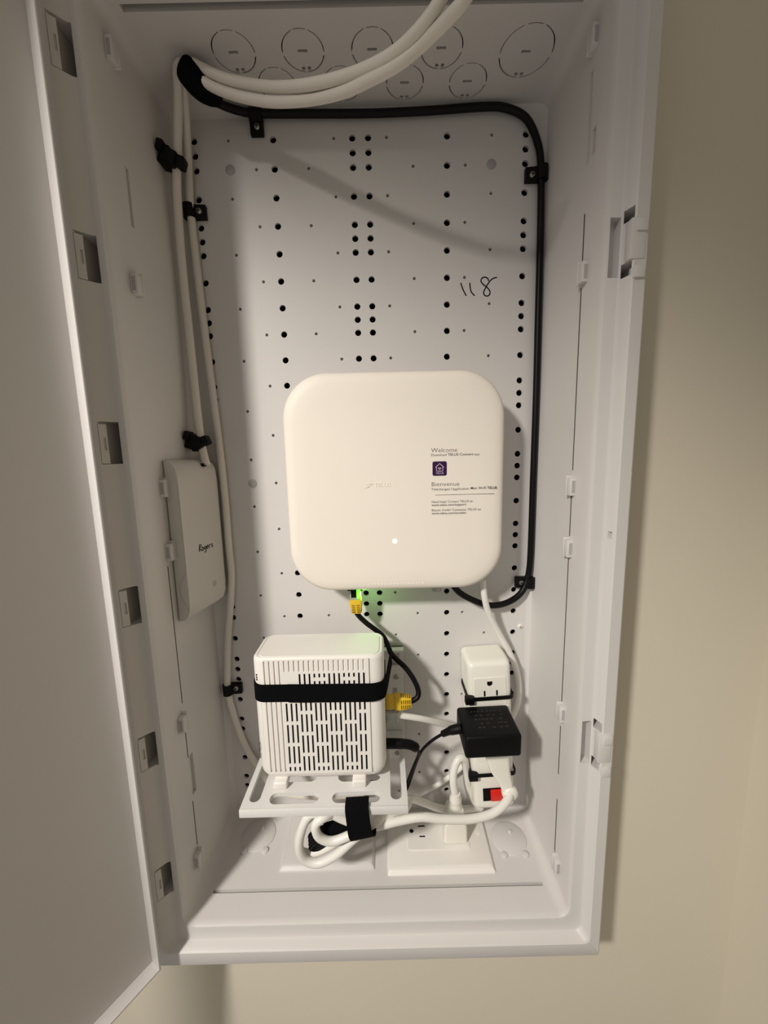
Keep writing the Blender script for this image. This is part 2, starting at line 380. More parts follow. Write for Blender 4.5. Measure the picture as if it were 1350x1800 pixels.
# floor knockouts: raised discs
for x, y, r in ((5.88, -1.42, .76), (-5.55, -1.0, .76)):
    k = lathe([(r, -.06), (r, .035), (r-.03, .055), (0, .055)], (x, y, floor_z(y)), (0, -.084, 1), 40)
    k.join(lathe([(.09, 0), (.09, .09), (.06, .11), (0, .11)], (x+.12, y+.25, floor_z(y)+.03), (0, -.084, 1), 16))
    for s in (-.42, .5): k.join(lathe([(.14, -.06), (.14, .07), (.1, .09), (0, .09)], (x+s, y-r*.92, floor_z(y-r*.9)), (0, -.084, 1), 16))
    part('knockout', k, M['grey'], ENC)
# snap tabs on the side walls
def snap_tab(side, y, z, h=.62):
    sx = 7.22 if side > 0 else -7.26
    def mp(v): return (sx-side*v.x, y+v.y, z+v.z)
    t = box(-.02, .20, -.20, .08, -h/2, h/2, .02)
    t.join(box(-.02, .22, .06, .15, -h/2-.03, h/2+.07, .02))
    t.xf(mp); o = part('snap_tab', t, M['grey'], ENC)
    d = box(.03, .14, -.206, -.15, -h/2+.1, h/2-.1).xf(mp)
    q = part('tab_slot', d, M['pin'], ENC); q.parent = o
for y, z in ((-3.2, 0.18), (-3.23, -6.3), (-3.1, -13.15), (-3.1, -15.35), (-3.15, -21.75), (-3.35, -28.25)): snap_tab(1, y, z)
for y, z in ((-3.22, 0.1), (-3.22, -6.35), (-2.85, -12.9), (-2.9, -15.2), (-3.25, -21.75), (-3.2, -27.75)): snap_tab(-1, y, z)
# latch tabs in the right-hand trim
for z in LZ:
    t = box(7.74, 8.17, -4.735, -4.4, z-1.29, z-.21, .03)
    o = part('latch_tab', t, M['grey'], ENC)
    for zz in (z-.40, z-1.62):
        q = part('latch_nib', box(7.86, 8.17, -4.80, -4.5, zz-.18, zz+.14, .025), M['grey'], ENC); q.parent = o
# hinge plates standing in the sockets
A = Vector((-8.0, -4.66)); Bv = Vector((-7.73, -4.36)); dv = (Bv-A); nv = Vector((dv.y, -dv.x)).normalized()
for z in HZ:
    def mp(u, v, w, z=z):
        q = A+dv*u+nv*w; return (q.x, q.y, z+v)
    hp = plate(rect(0.0, 0.52, -1.27, -.08), [rect(.26, .42, -.86, -.48)], 0.0, -.06, mp, floors=[-.05])
    part('hinge_plate', hp, M['grey'], ENC, 20)
# dark strips added in the side slots, standing in for gap shade
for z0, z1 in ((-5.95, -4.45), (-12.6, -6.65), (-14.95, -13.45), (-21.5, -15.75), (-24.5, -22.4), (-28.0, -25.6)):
    part('seam_shade', box(7.192, 7.3, -3.088, -3.04, z0+.01, z1-.01), M['seam'], ENC, 0)
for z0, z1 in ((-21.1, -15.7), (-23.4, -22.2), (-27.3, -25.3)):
    part('seam_shade', box(-7.36, -7.258, -3.066, -3.03, z0+.01, z1-.01), M['seam'], ENC, 0)
# lone panel screw
def screw(x, y, z, r=.11, axis=(0, -1, 0)):
    s = lathe([(r, 0), (r*.98, .03), (r*.75, .065), (r*.3, .08), (0, .082)], (x, y, z), axis, 18)
    return s
def cross_slot(x, y, z, r=.11):
    return box(x-r*.6, x+r*.6, y-.088, y-.06, z-r*.13, z+r*.13).join(box(x-r*.13, x+r*.13, y-.088, y-.06, z-r*.6, z+r*.6))
o = part('panel_screw', screw(6.62, 0, -19.74, .12), M['white'], ENC); q = part('cross_recess', cross_slot(6.62, 0, -19.74, .12), M['pin'], ENC); q.parent = o
# handwritten number
hand = MB()
for st in ([(3.85, -5.2), (3.93, -5.43), (4.07, -5.69)], [(4.21, -5.21), (4.24, -5.46), (4.31, -5.6), (4.41, -5.69)],
           [(5.29, -5.03), (5.12, -5.07), (4.98, -5.2), (4.86, -5.38), (4.77, -5.55), (4.79, -5.67), (4.9, -5.72), (5.0, -5.67), (5.02, -5.55), (4.93, -5.42), (4.77, -5.3), (4.66, -5.18), (4.68, -5.06), (4.8, -5.01), (4.92, -5.06), (4.96, -5.16)]):
    hand.join(tube([(x, -.004, z) for x, z in st], .028, 6, 8))
hand.xf(lambda v: (v.x, -.001+(v.y+.004)*.12-.003, v.z))
part('handwritten_number', hand, M['ink'], ENC, label='handwritten 118 in black marker')

# door: opened about 120 degrees to the left
dd = Vector((-.535, -.845)); dn = Vector((.845, -.535)); T0 = Vector((-7.75, -5.27)); HF = .47
J0 = T0-dn*HF
def dm(v): q = J0+dd*v.x+dn*v.y; return (q.x, q.y, v.z)
DZ0, DZ1, DL = -29.92, 1.6, 15.4
DOOR = part('door', box(0, DL, -.12, 0.0, DZ0, DZ1, .03).xf(dm), M['grey'], ENC, label='door panel swung open, its raised rim towards the wall')
for a in ((0, .07, DZ0, DZ1), (DL-.1, DL, DZ0, DZ1)):
    q = part('rim', box(a[0], a[1], -.02, HF, a[2], a[3], .025).xf(dm), M['grey'], ENC); q.parent = DOOR
for a in ((DZ0, DZ0+.07), (DZ1-.1, DZ1)):
    q = part('rim', box(.05, DL-.05, -.02, HF, a[0], a[1], .025).xf(dm), M['grey'], ENC); q.parent = DOOR

# ---------------------------------------------------------------- wi-fi router on the back panel
RX0, RX1, RZ0, RZ1 = -3.15, 5.2, -17.24, -8.86
R = thing('wifi_router', (1.02, -1.0, RZ0), 'large square cream wifi router with rounded corners and printed welcome text', 'router')
def rloop(y, ins, rad): return [(x, y, z) for x, z in rr(RX0+ins, RX1-ins, RZ0+ins, RZ1-ins, rad, 12)]
cover = loft([rloop(-1.12, .30, 1.45), rloop(-1.22, .10, 1.6), rloop(-1.40, .015, 1.68), rloop(-1.58, 0, 1.7), rloop(-1.74, .03, 1.68), rloop(-1.85, .10, 1.62), rloop(-1.91, .22, 1.52), rloop(-1.945, .45, 1.35), rloop(-1.955, .9, 1.1)])
part('front_cover', cover, M['cream'], R, 50)
part('rear_housing', loft([rloop(-.06, .75, 1.0), rloop(-.12, .62, 1.1), rloop(-1.16, .45, 1.3)]), M['white'], R)
part('bottom_vent', box(-1.7, 4.0, -1.28, -1.14, RZ0+.10, RZ0+.2, .02), M['pin'], R)
FY = -1.956
lab = part('printed_label', fit_text('Welcome', .98, .155, 2.39, FY, -11.86, -.008), M['printl'], R, 0, 'printed welcome text')
def sub(name, mb, mt, par, smooth=0, label=None):
    q = part(name, mb, mt, R if par is lab or par is None else par, smooth, label); q.parent = par; return q
for body, w, h, x, z, b, mt in (
        ('Download', .58, .085, 2.39, -12.0, 0, 'print_'), ('TELUS Connect', .95, .09, 3.02, -12.0, .01, 'print_'), ('app', .21, .08, 4.0, -12.0, 0, 'printl'),
        ('Bienvenue', 1.07, .155, 2.39, -13.13, -.008, 'printl'),
        ('Téléchargez l\u2019application', 1.43, .085, 2.39, -13.29, 0, 'print_'), ('Mon Wi-Fi TELUS', 1.0, .09, 3.88, -13.28, .01, 'print_'),
        ('Need help? Contact TELUS at:', 1.58, .085, 2.40, -13.77, 0, 'print_'), ('www.telus.com/support', 1.32, .085, 2.40, -13.89, .01, 'print_'),
        ('Besoin d\u2019aide? Contactez TELUS au:', 1.90, .085, 2.40, -14.09, 0, 'print_'), ('www.telus.com/soutien', 1.32, .085, 2.40, -14.21, .01, 'print_')):
    sub('text_line', fit_text(body, w, h, x, FY, z, b), M[mt], lab)
sub('divider_line', box(2.55, 4.78, FY-.003, FY+.01, -13.475, -13.46), M['printl'], lab)
ic = sub('app_icon', loft([[(x, FY+.01, z) for x, z in rr(2.44, 2.98, -12.74, -12.2, .07)], [(x, FY-.003, z) for x, z in rr(2.44, 2.98, -12.74, -12.2, .07)]]), M['purple'], lab, label='dark purple app icon with a white house')
def line2(pts, w, y):
    mb = MB()
    for (a, b), (c, d) in zip(pts[:-1], pts[1:]):
        v = Vector((c-a, d-b)); n_ = Vector((-v.y, v.x)).normalized()*w/2; e = v.normalized()*w*.4
        q = [(a-e.x+n_.x, b-e.y+n_.y), (c+e.x+n_.x, d+e.y+n_.y), (c+e.x-n_.x, d+e.y-n_.y), (a-e.x-n_.x, b-e.y-n_.y)]
        mb.add([(x, y, z) for x, z in q]+[(x, y+.003, z) for x, z in q], [(0, 1, 2, 3), (7, 6, 5, 4), (0, 4, 5, 1), (1, 5, 6, 2), (2, 6, 7, 3), (3, 7, 4, 0)])
    return mb
house = line2([(2.56, -12.42), (2.71, -12.275), (2.86, -12.42)], .022, FY-.006).join(line2([(2.59, -12.41), (2.59, -12.57), (2.83, -12.57), (2.83, -12.41)], .022, FY-.0055))
for r0, r1 in ((.0, .03), (.045, .065), (.08, .10)):
    arc = [(2.71+r1*math.cos(math.radians(a)), -12.53+r1*math.sin(math.radians(a))) for a in range(45, 136, 15)]
    arc += [(2.71+r0*math.cos(math.radians(a)), -12.53+r0*math.sin(math.radians(a))) for a in range(135, 44, -15)]
    house.join(loft([[(x, FY-.003, z) for x, z in arc], [(x, FY-.007, z) for x, z in arc]]))
house.join(fit_text('TELUS', .30, .055, 2.56, FY-.004, -12.67, .01))
q = part('icon_mark', house, M['purplel'], R, 0); q.parent = lab
# raised maker's mark, centre, and a raised line near the lower edge
em = fit_text('TELUS', .62, .14, .24, FY, -13.10, -.005, .03)
em.join(line2([(-.15, -13.14), (.0, -13.1), (.16, -13.0)], .03, FY-.01)).join(line2([(-.06, -13.02), (.08, -12.99), (.18, -12.985)], .022, FY-.01))
part('raised_logo', em, M['cream'], R, 0)
bars = MB(); random.seed(4)
for row, (z, h) in enumerate(((-16.80, .03), (-16.93, .09))):
    x = -.1+row*.03
    while x < 2.05:
        w = random.uniform(.04, .1); bars.join(box(x, x+w, -1.93, -1.90, z-h/2, z+h/2)); x += w+.05
bars.xf(lambda v: (v.x, v.y+.0, v.z))
part('raised_mark', bars, M['cream'], R, 0)
part('status_light', lathe([(.085, 0), (.085, .006), (.05, .01), (0, .011)], (.97, FY+.002, -15.22), (0, -1, 0), 20), M['ledw'], R, label='lit white status light')
# ports under the router
part('network_port', box(-1.0, -.38, -1.32, -.72, -17.42, -16.9, .02), M['dark'], R)
part('port_light', box(-.62, -.47, -1.36, -1.25, -17.74, -17.36, .01), M['ledg'], R, label='lit green link light')
fc = lathe([(.13, 0), (.13, .22), (.19, .23), (.19, .42), (.15, .45)], (2.69, -1.1, -17.15), (0, 0, -1), 8)
part('coax_port', fc, M['steel'], R, 20)
gl = bpy.data.lights.new('link_light_glow', 'POINT'); gl.energy = .016; gl.color = (.35, 1.0, .25); gl.shadow_soft_size = .10*S
go = bpy.data.objects.new('link_light_glow', gl); COL.objects.link(go); go.location = W(-.34, -1.15, -17.62)

# ---------------------------------------------------------------- wall box at left ("Rogers")
O = thing('wall_modem', (-6.95, -1.5, -17.95), 'slim pale grey box with handwritten Rogers on the left enclosure wall', 'modem')
ax = Vector((.196, .981, 0)); nx = Vector((.981, -.196, 0)); o0 = Vector((-7.2, -2.75, 0))
def om(s, n, z): q = o0+ax*s+nx*n; return Vector((q.x, q.y, z))
ZA, ZC, SL, TH = -11.92, -17.95, 2.52, .50
def endp(n): return n
loops = []
pz = [(0.0, ZC+.02), (.22, ZC+.05), (.38, ZC+.18), (.47, ZC+.42), (TH, ZC+.75), (TH, ZA-.85), (.46, ZA-.42), (.36, ZA-.18), (.2, ZA-.05), (0.0, ZA)]
for s, ins in ((0.0, .012), (.02, 0.0), (SL-.45, 0.0), (SL-.2, .04), (SL-.05, .12), (SL, .22)):
    loops.append([om(s, max(0, n-ins) if n > 0 else 0, z) for n, z in pz])
part('housing', loft(loops), M['ont'], O, 30)
seam = tube([om(-.004, n*.97, z) for n, z in ((.49, ZA-.9), (.49, ZC+2.1), (.36, ZC+1.75), (.16, ZC+1.4), (.20, ZC+.95), (.42, ZC+.55), (.47, ZC+.45))], .009, 6, 4)
part('side_seam', seam, M['pin'], O)
part('edge_line', tube([om(.03, n+.003, z) for n, z in ((.2, ZA-.05), (.36, ZA-.18), (.46, ZA-.42), (TH, ZA-.85), (TH, -15), (TH, ZC+.75), (.47, ZC+.42), (.38, ZC+.18))], .010, 6, 4), M['white'], O)
part('cable_notch', box(-.13, .13, -.09, .09, -.1, .02).xf(lambda v: om(1.62+v.y, .36+v.x, -12.10+v.z)), M['dark'], O)
part('indicator_window', lathe([(.13, 0), (.13, .006), (0, .007)], om(1.55, TH, -16.95), nx, 24), M['pin'], O)
part('lower_notch', box(-.02, .02, -.22, .22, -.02, .02).xf(lambda v: om(2.2+v.y, .40+v.x, -17.45+v.z+v.y*.9)), M['dark'], O)
LET = {'R': [[(0, 0), (.08, 1)], [(.05, .95), (.45, .95), (.45, .62), (.08, .5), (.5, 0)]], 'o': [[(.25, .5), (.05, .3), (.1, .02), (.35, 0), (.42, .3), (.25, .5)]],
       'g': [[(.4, .45), (.12, .45), (.1, .12), (.38, .12), (.42, .5), (.4, -.25), (.2, -.42), (.05, -.3)]], 'e': [[(.08, .25), (.4, .3), (.3, .52), (.08, .35), (.12, .05), (.42, .05)]],
       'r': [[(.1, .5), (.12, 0)], [(.12, .35), (.25, .5), (.42, .48)]], 's': [[(.4, .5), (.12, .42), (.15, .28), (.38, .2), (.35, .02), (.08, .02)]]}
hw = MB(); sx = .80
for ch in 'Rogers':
    for st in LET[ch]: hw.join(tube([om(sx+a*.27, TH+.004, -15.43+b*.26) for a, b in st], .016, 6, 6))
    sx += .145
hw.xf(lambda v: v)
part('handwritten_name', hw, M['ink'], O, label='handwritten Rogers in black marker')

# ---------------------------------------------------------------- slotted shelf
ZS = -24.63
SHF = thing('slotted_shelf', (-1.86, -2.2, ZS-.3), 'white slotted bracket shelf carrying the white modem', 'shelf')
hs = [slot(-4.76, -4.34, -3.86, -1.0), slot(.58, 1.0, -3.88, -1.0), slot(-3.98, -2.12, -3.97, -3.47), slot(-1.62, .2, -3.98, -3.50), slot(-3.75, -2.35, -2.98, -2.5), slot(-1.5, .2, -3.02, -2.52)]
sp = plate(rr(-4.97, 1.21, -4.2, -.2, .05, 2), hs, ZS, ZS-.16, lambda u, v, w: (u, v, w))
part('shelf_plate', sp, M['cool'], SHF, 30)
part('front_lip', box(-4.97, 1.21, -4.21, -4.11, ZS-.30, ZS+.004, .012), M['cool'], SHF)
for x in (-4.97, 1.12): part('side_lip', box(x, x+.09, -4.15, -.25, ZS-.28, ZS-.1, .01), M['cool'], SHF)
part('back_plate', plate(rect(-1.6, 1.31, -26.1, -20.5), [rect(.72, 1.12, -21.4, -20.8), rect(.78, .98, -23.9, -22.5)], -.16, -.06), M['cool'], SHF, 20)
part('back_plate_lip', box(.3, 1.31, -.5, -.06, -20.62, -20.5, .01), M['cool'], SHF)
for x, z in ((.98, -21.95), (.95, -25.85)):
    o = part('screw', screw(x, -.16, z, .13), M['steel'], SHF); q = part('cross_recess', cross_slot(x, -.16, z, .13), M['pin'], SHF); q.parent = o

# ---------------------------------------------------------------- white modem on the shelf
MX0, MX1, MY0, MY1 = -4.50, .45, -3.2, -1.25
MD = thing('modem', (-2.0, -2.2, ZS), 'upright white modem with vertical vent slots and rounded corners standing on the slotted shelf', 'modem')
def mloop(z, ins): return [(x, y, z) for x, y in rr(MX0+ins, MX1-ins, MY0+ins*.6, MY1-ins*.6, max(.1, .42-ins*.3), 8)]
mb = loft([mloop(-24.42, .50), mloop(-24.36, .32), mloop(-24.24, .16), mloop(-24.05, .05), mloop(-23.8, .0), mloop(-19.42, 0), mloop(-19.32, .02), mloop(-19.26, .07), mloop(-19.26, .14), mloop(-19.29, .15), mloop(-19.29, .17), mloop(-19.25, .19)])
part('housing', mb, M['white'], MD, 40)
VX0, VS = -3.99, .184
def cz(cy): return -19.85-(cy-340)*(4.08/590)
vh = []
for k in range(21):
    x = VX0+VS*k; a, b = x-.034, x+.034
    if k < 4: vh.append(rect(a, b, -23.95, -19.36)); continue
    vh.append(rect(a, b, -19.80, -19.36))
    grp = (k-4)//3
    br = [379, 507, 635, 765, 892] if grp % 2 == 0 else [446, 573, 700, 827]
    start = 345 if grp > 0 else 470
    segs = []; cur = start
    for q in br+[932]:
        if q-9 > cur+8: segs.append((cur, q-9 if q != 932 else 930))
        cur = max(cur, q+9)
    for c0, c1 in segs: vh.append(rect(a, b, cz(c1), cz(c0)))
part('vent_panel', plate(rr(-4.07, -.12, -24.02, -19.33, .03, 2), vh, MY0-.05, MY0-.002), M['white'], MD, 20)
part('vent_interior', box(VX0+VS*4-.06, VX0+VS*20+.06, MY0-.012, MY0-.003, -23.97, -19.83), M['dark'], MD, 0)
for x in (-3.68, -.62): part('foot', box(x-.27, x+.27, -3.34, -2.0, ZS+.003, ZS+.3, .07, 3), M['white'], MD)
cor = [(-.47, 45), ]
def side_text(body, w, h, zc):
    t = text_mb(body, 1.0, .003); ww = max(v[0] for v in t.v)
    # reads upwards on the rounded left front corner
    return t.xf(lambda v: (-4.38+(-(v.y)*h/.69)*.72, -3.09-(-(v.y)*h/.69)*-.62-v.z*.5-.012, zc+v.x*w/ww))
part('maker_name', side_text('TELUS', .42, .09, -23.15), M['print_'], MD, 0)
part('maker_leaf', tube([(-4.42, -3.09, -23.45), (-4.44, -3.08, -23.35), (-4.40, -3.1, -23.25)], .012, 6, 4), M['printl'], MD)
part('side_ridge', tube([(-4.24, -3.15, -20.0), (-4.22, -3.165, -20.1), (-4.22, -3.165, -23.4), (-4.26, -3.145, -23.5)], .018, 6, 4), M['white'], MD)
for k, z in enumerate((-19.95, -20.05, -20.14)): part('side_mark', box(-4.36, -4.30, -3.135, -3.12, z-.03, z+.03), M['print_'], MD, 0)
for z0, z1, y in ((-22.2, -21.62, -2.05), (-22.85, -22.3, -2.05), (-23.85, -23.5, -2.2)):
    part('port', box(MX1-.02, MX1+.012, y-.28, y+.28, z0, z1, .004), M['dark'], MD)
# hook-and-loop strap round the modem
band = []
for z, s in ((-20.30, 0), (-21.0, 0)): pass
def bl(z, g): return [(x, y, z-(x+2)*.012) for x, y in rr(MX0-g, MX1+g, MY0-.05-g, MY1+g, .42+g, 8)]
st = loft([bl(-20.30, .035), bl(-20.99, .035), bl(-20.99, .0), bl(-20.30, .0)], ring=True)
HS = thing('hook_and_loop_strap', (-2.0, -2.2, -21), 'wide black hook-and-loop strap wrapped around the white modem', 'strap')
part('band', st, M['strap'], HS)
ov = [(-3.15, MY0-.10, -20.62)]+[(x, MY0-.105, -20.64-(x+2)*.012) for x in (-2.5, -1.5, -.6, -.1)]+[(.2, MY0-.03, -20.67), (.42, MY0+.14, -20.68), (.52, MY0+.4, -20.6), (.62, -2.3, -20.4), (.75, -1.5, -20.2)]
part('overlap_end', strip(spline(ov, 6), (0, 0, 1), .72, .04), M['strap'], HS)

# ---------------------------------------------------------------- power strip (leans a little)
PS = thing('power_strip', (5.02, -.8, -27.7), 'ivory power strip with a red lit switch, fixed upright to the back panel', 'power strip')
ca, sa = math.cos(math.radians(3.0)), math.sin(math.radians(3.0))
def pm(v): return (5.02+v.x*ca-v.z*sa, v.y, -24.1+v.z*ca+v.x*sa)
def pl(y, ins, r): return [(x, y, z) for x, z in rr(-.92+ins, .92-ins, -3.52+ins, 3.52-ins, r, 6)]
part('housing', loft([pl(-.08, .0, .22), pl(-1.15, .0, .22), pl(-1.36, .03, .22), pl(-1.46, .09, .2), pl(-1.5, .2, .15)]).xf(pm), M['ivory'], PS, 40)
def uhole(cx, cz_, s=.1): return [(cx-s, cz_+s*.9), (cx-s, cz_)]+[(cx+s*math.cos(math.radians(a)), cz_+s*math.sin(math.radians(a))) for a in range(200, 341, 20)]+[(cx+s, cz_), (cx+s, cz_+s*.9)]
for zc in (2.2, .85, -.5):
    f = plate(rr(-.68, .66, zc-.62, zc+.62, .06, 3), [uhole(-.02, zc+.36, .115), rect(-.29, -.21, zc-.22, zc+.05), rect(.23, .31, zc-.22, zc+.05)], -1.53, -1.49)
    o = part('socket_face', f.xf(pm), M['ivory'], PS, 20)
    q = part('socket_slots', box(-.36, .38, -1.503, -1.494, zc-.3, zc+.5).xf(pm), M['dark'], PS, 0); q.parent = o
o = part('switch_frame', box(-.50, .62, -1.52, -1.48, -3.05, -2.42, .015).xf(pm), M['dark'], PS)
q = part('switch_rocker', box(-.18, .34, -1.62, -1.5, -3.0, -2.47, .04).xf(pm), M['red'], PS, label='lit red rocker switch'); q.parent = o

def cable_tie(name, zc, label):
    t = thing(name, (5.02, -.8, zc), label, 'cable tie', 'cable ties round the power strip')
    def tl(dz, g): return [(x, y, dz) for x, y in rr(-.95-g, .95+g, -1.56-g, -.02, .22, 5)]
    ring_ = loft([tl(-.075, .045), tl(.075, .045), tl(.075, 0), tl(-.075, 0)], ring=True)
    def tm(v): return (5.02+v.x*ca-(zc+24.1)*sa/ca, v.y, zc+v.z+v.x*.05+(v.y+1.5)*.0)
    part('band', ring_.xf(tm), M['blackp'], t)
    part('head', box(-1.1, -.72, -1.72, -1.42, -.16, .14, .03).xf(tm), M['blackp'], t)
cable_tie('cable_tie', -22.18, 'upper black cable tie round the power strip, above the power adapter')
cable_tie('cable_tie', -25.8, 'lower black cable tie round the power strip, just above the red switch')

# ---------------------------------------------------------------- black power adapter, cord and barrel plug
AD = thing('power_adapter', (4.53, -2.5, -23.45), 'black block power adapter plugged into the power strip, with a thin black cord', 'power adapter')
part('body', box(3.46, 5.6, -3.42, -1.56, -23.42, -22.5, .11, 3).xf(lambda v: (v.x, v.y, v.z+(v.x-4.5)*.03)), M['blackp'], AD)
random.seed(7); lb = MB()
for row in range(5):
    y = -1.95-row*.24; x = 3.9+random.uniform(0, .2)
    while x < 5.2:
        w = random.uniform(.05, .22)
        if random.random() < .75: lb.join(box(x, x+w, y-.035, y+.035, -22.503+(x-4.5)*.03, -22.497+(x-4.5)*.03))
        x += w+.06
part('rating_marks', lb, M['label'], AD, 0)
P0 = PATHS['adaptcord']
sr = tube(P0[:3], .13, 12, 8, rad=lambda t: (.21-.06*t)*(1.0 if int(t*14) % 2 else .84))
part('strain_relief', sr, M['blackp'], AD)
part('cord', tube(P0[2:], .062, 10, 8), M['black'], AD)
B0 = PATHS['barrel']
part('barrel_plug', tube([(.42, -2.2, -23.67)]+B0[1:4], .15, 14, 10, rad=lambda t: .20 if t < .45 else (.19 if int(t*30) % 2 else .15)), M['blackp'], AD)
part('barrel_cord', tube(B0[3:], .062, 10, 8), M['black'], AD)

# ---------------------------------------------------------------- outlet plates in the floor of the enclosure
def fl(v): return (v.x, v.y, floor_z(v.y)+v.z)
def wallplate(x0, x1, y0, y1, h):
    return loft([[(x, y, -.03) for x, y in rr(x0, x1, y0, y1, .06, 3)], [(x, y, .05) for x, y in rr(x0+.01, x1-.01, y0+.01, y1-.01, .06, 3)], [(x, y, h*.8) for x, y in rr(x0+.1, x1-.1, y0+.1, y1-.1, .06, 3)], [(x, y, h) for x, y in rr(x0+.2, x1-.2, y0+.2, y1-.2, .06, 3)]]).xf(fl)
OP = thing('outlet_plate', (2.65, -1.45, -29.2), 'white outlet plate on the enclosure floor with one plug in it', 'outlet')
part('cover_plate', wallplate(.38, 4.92, -2.82, -.12, .22), M['white'], OP, 25)
f = plate(rr(1.3, 4.0, -2.0, -.72, .07, 3), [rect(1.82, 2.12, -1.02, -.94), rect(1.84, 2.10, -1.48, -1.40), circ(1.5, -1.19, .1, 14)], .25, .2, lambda u, v, w: fl(Vector((u, v, w))))
o = part('receptacle', f, M['white'], OP, 20)
q = part('receptacle_slots', box(1.38, 2.2, -1.6, -.85, .212, .224).xf(fl), M['dark'], OP, 0); q.parent = o
part('plate_screw', lathe([(.1, 0), (.1, .02), (0, .03)], fl(Vector((4.52, -1.3, .21))), (0, 0, 1), 16), M['white'], OP)
BP = thing('blank_plate', (-2.2, -1.4, -29.2), 'plain white blank cover plate under the coiled cord', 'cover plate')
part('cover_plate', wallplate(-4.22, -.16, -2.58, -.15, .2), M['grey'], BP, 25)

# ---------------------------------------------------------------- power strip lead with plug standing in the outlet
def zl(cx, cy, hx, hy, z, r=.1): return [(x, y, z) for x, y in rr(cx-hx, cx+hx, cy-hy, cy+hy, r, 4)]
LD = part('power_lead', tube(PATHS['striplead'], .165, 12), M['cord'], PS, label='thick white lead looping up from the plug in the floor outlet')
q = part('plug', loft([zl(3.42, -1.25, .52, .56, -28.92), zl(3.42, -1.25, .50, .56, -28.2), zl(3.43, -1.4, .38, .44, -27.8), zl(3.43, -1.48, .33, .34, -27.4)]), M['ivory'], PS); q.parent = LD
ribs = tube([(3.43, -1.5, -27.5), (3.44, -1.55, -27.0), (3.44, -1.6, -26.6)], .2, 14, 14, rad=lambda t: (.34-.12*t)*(1.0 if int(t*14) % 2 else .88))
q = part('strain_relief', ribs, M['ivory'], PS); q.parent = LD

# ---------------------------------------------------------------- coiled white cord plugged into the strip
CC = thing('coiled_power_cable', (0, -3.8, -27.3), 'white power cord plugged into the strip beside the red switch and coiled under the shelf', 'cord')
part('plug', loft([zl(5.05, -1.98, .50, .42, -23.3, .15), zl(5.02, -1.98, .50, .42, -24.3, .15), zl(5.12, -2.05, .42, .40, -24.9, .15), zl(5.35, -2.15, .30, .30, -25.5, .12), zl(5.50, -2.2, .24, .26, -25.9, .1)]), M['ivory'], CC, 45)
part('plug_collar', lathe([(.0, -.02), (.24, 0), (.33, .08), (.33, .28), (.24, .38), (0, .4)], (5.55, -2.15, -25.95), (0, -1, -.05), 20), M['ivory'], CC, 50)
part('cable', tube(PATHS['stripplugcord'], .165, 12), M['cord'], CC)
part('cable_loop', tube([(-1.3,-3.6,-25.45),(-1.95,-3.6,-25.3),(-2.62,-3.65,-25.62),(-2.98,-3.7,-26.35),(-2.92,-3.65,-27.05),(-2.4,-3.6,-27.15),(-1.7,-3.55,-26.85),(-.95,-3.5,-26.35),(-.4,-3.5,-26.05)], .16, 12), M['cord'], CC)
part('cable_tail', tube(PATHS['lowcord'], .155, 12), M['cord'], CC)
# black bundle inside the coil
BC = thing('coiled_black_cord', (-1.4, -3.6, -27), 'bundle of thin black cord tucked inside the white coil', 'cord')
for k in range(4):
    z = -25.75-.1*k
    part('cord_loop', tube([(-.4, -3.55, z+.05), (-1.0, -3.62-.02*k, z+.1), (-1.7, -3.7, z-.05), (-2.3, -3.75, z-.28-.06*k), (-2.55, -3.75, z-.55-.06*k), (-2.3, -3.7, z-.85), (-1.8, -3.62, z-.6), (-1.2, -3.55, z-.2), (-.6, -3.45, z)], .075, 8), M['black'], BC)
part('wrap', strip(spline([(-.3, -3.72, -25.95), (-.9, -3.83, -25.85), (-1.5, -3.86, -25.9), (-2.0, -3.8, -26.1)], 6), (0, .25, 1), .72, .06), M['strap'], BC)
# strap that hangs the coil from the shelf
hang = [(-.66, -3.8, -24.57), (-.66, -4.1, -24.55), (-.66, -4.27, -24.62), (-.65, -4.31, -24.9), (-.62, -4.33, -25.5), (-.56, -4.25, -25.85), (-.5, -4.0, -26.05), (-.5, -3.6, -26.0)]
hb = strip(spline(hang, 6), (1, 0, 0), .86, .05).xf(lambda v: (v.x+(-(v.z+24.6))*.05, v.y, v.z+(v.x+.6)*(.22 if v.z < -25.3 else .04)))
solo('cable_strap', hb, M['strap'], 'short black strap tying the coiled cord to the shelf edge', 'strap')

# ---------------------------------------------------------------- data cables
PC = thing('patch_cable', (.5, -1.2, -22.2), 'black network cable with yellow boots from router to modem', 'cable')
part('cable', tube(PATHS['patch'], .11, 12), M['black'], PC)
def boot(vert):
    b = loft([[(x, y, z) for x, y in rr(-hx, hx, -hy, hy, .05, 3)] for z, hx, hy in ((0, .25, .24), (.1, .25, .24), (.32, .24, .22), (.62, .19, .17))])
    for s in (-1, 1):
        pass
    return b
def groove_shade_bars():  # thin proud bars that paint in the shade between boot ribs
    b = MB()
    for s in (-1, 1):
        for k in range(5):
            z = .22+.08*k
            for c in (-.1, .1): b.join(box(c-.07, c+.07, s*(.245-.1*z)-.012, s*(.245-.1*z)+.012, z, z+.032))
            b.join(box(s*(.262-.1*z)-.012, s*(.262-.1*z)+.012, -.12, .12, z, z+.032))
    return b
part('boot', boot(1).xf(lambda v: (-.69+v.x+v.z*.04, -1.05+v.y, -17.82-v.z)), M['yellow'], PC, 30)
part('boot_groove_shade', groove_shade_bars().xf(lambda v: (-.69+v.x+v.z*.04, -1.05+v.y, -17.82-v.z)), M['groove_shade'], PC, 0)
part('plug', box(-.92, -.46, -1.27, -.83, -17.86, -17.3, .03), M['clear'], PC)
part('plug_core', box(-.86, -.64, -1.285, -.9, -17.72, -17.3, .01), M['dark'], PC)
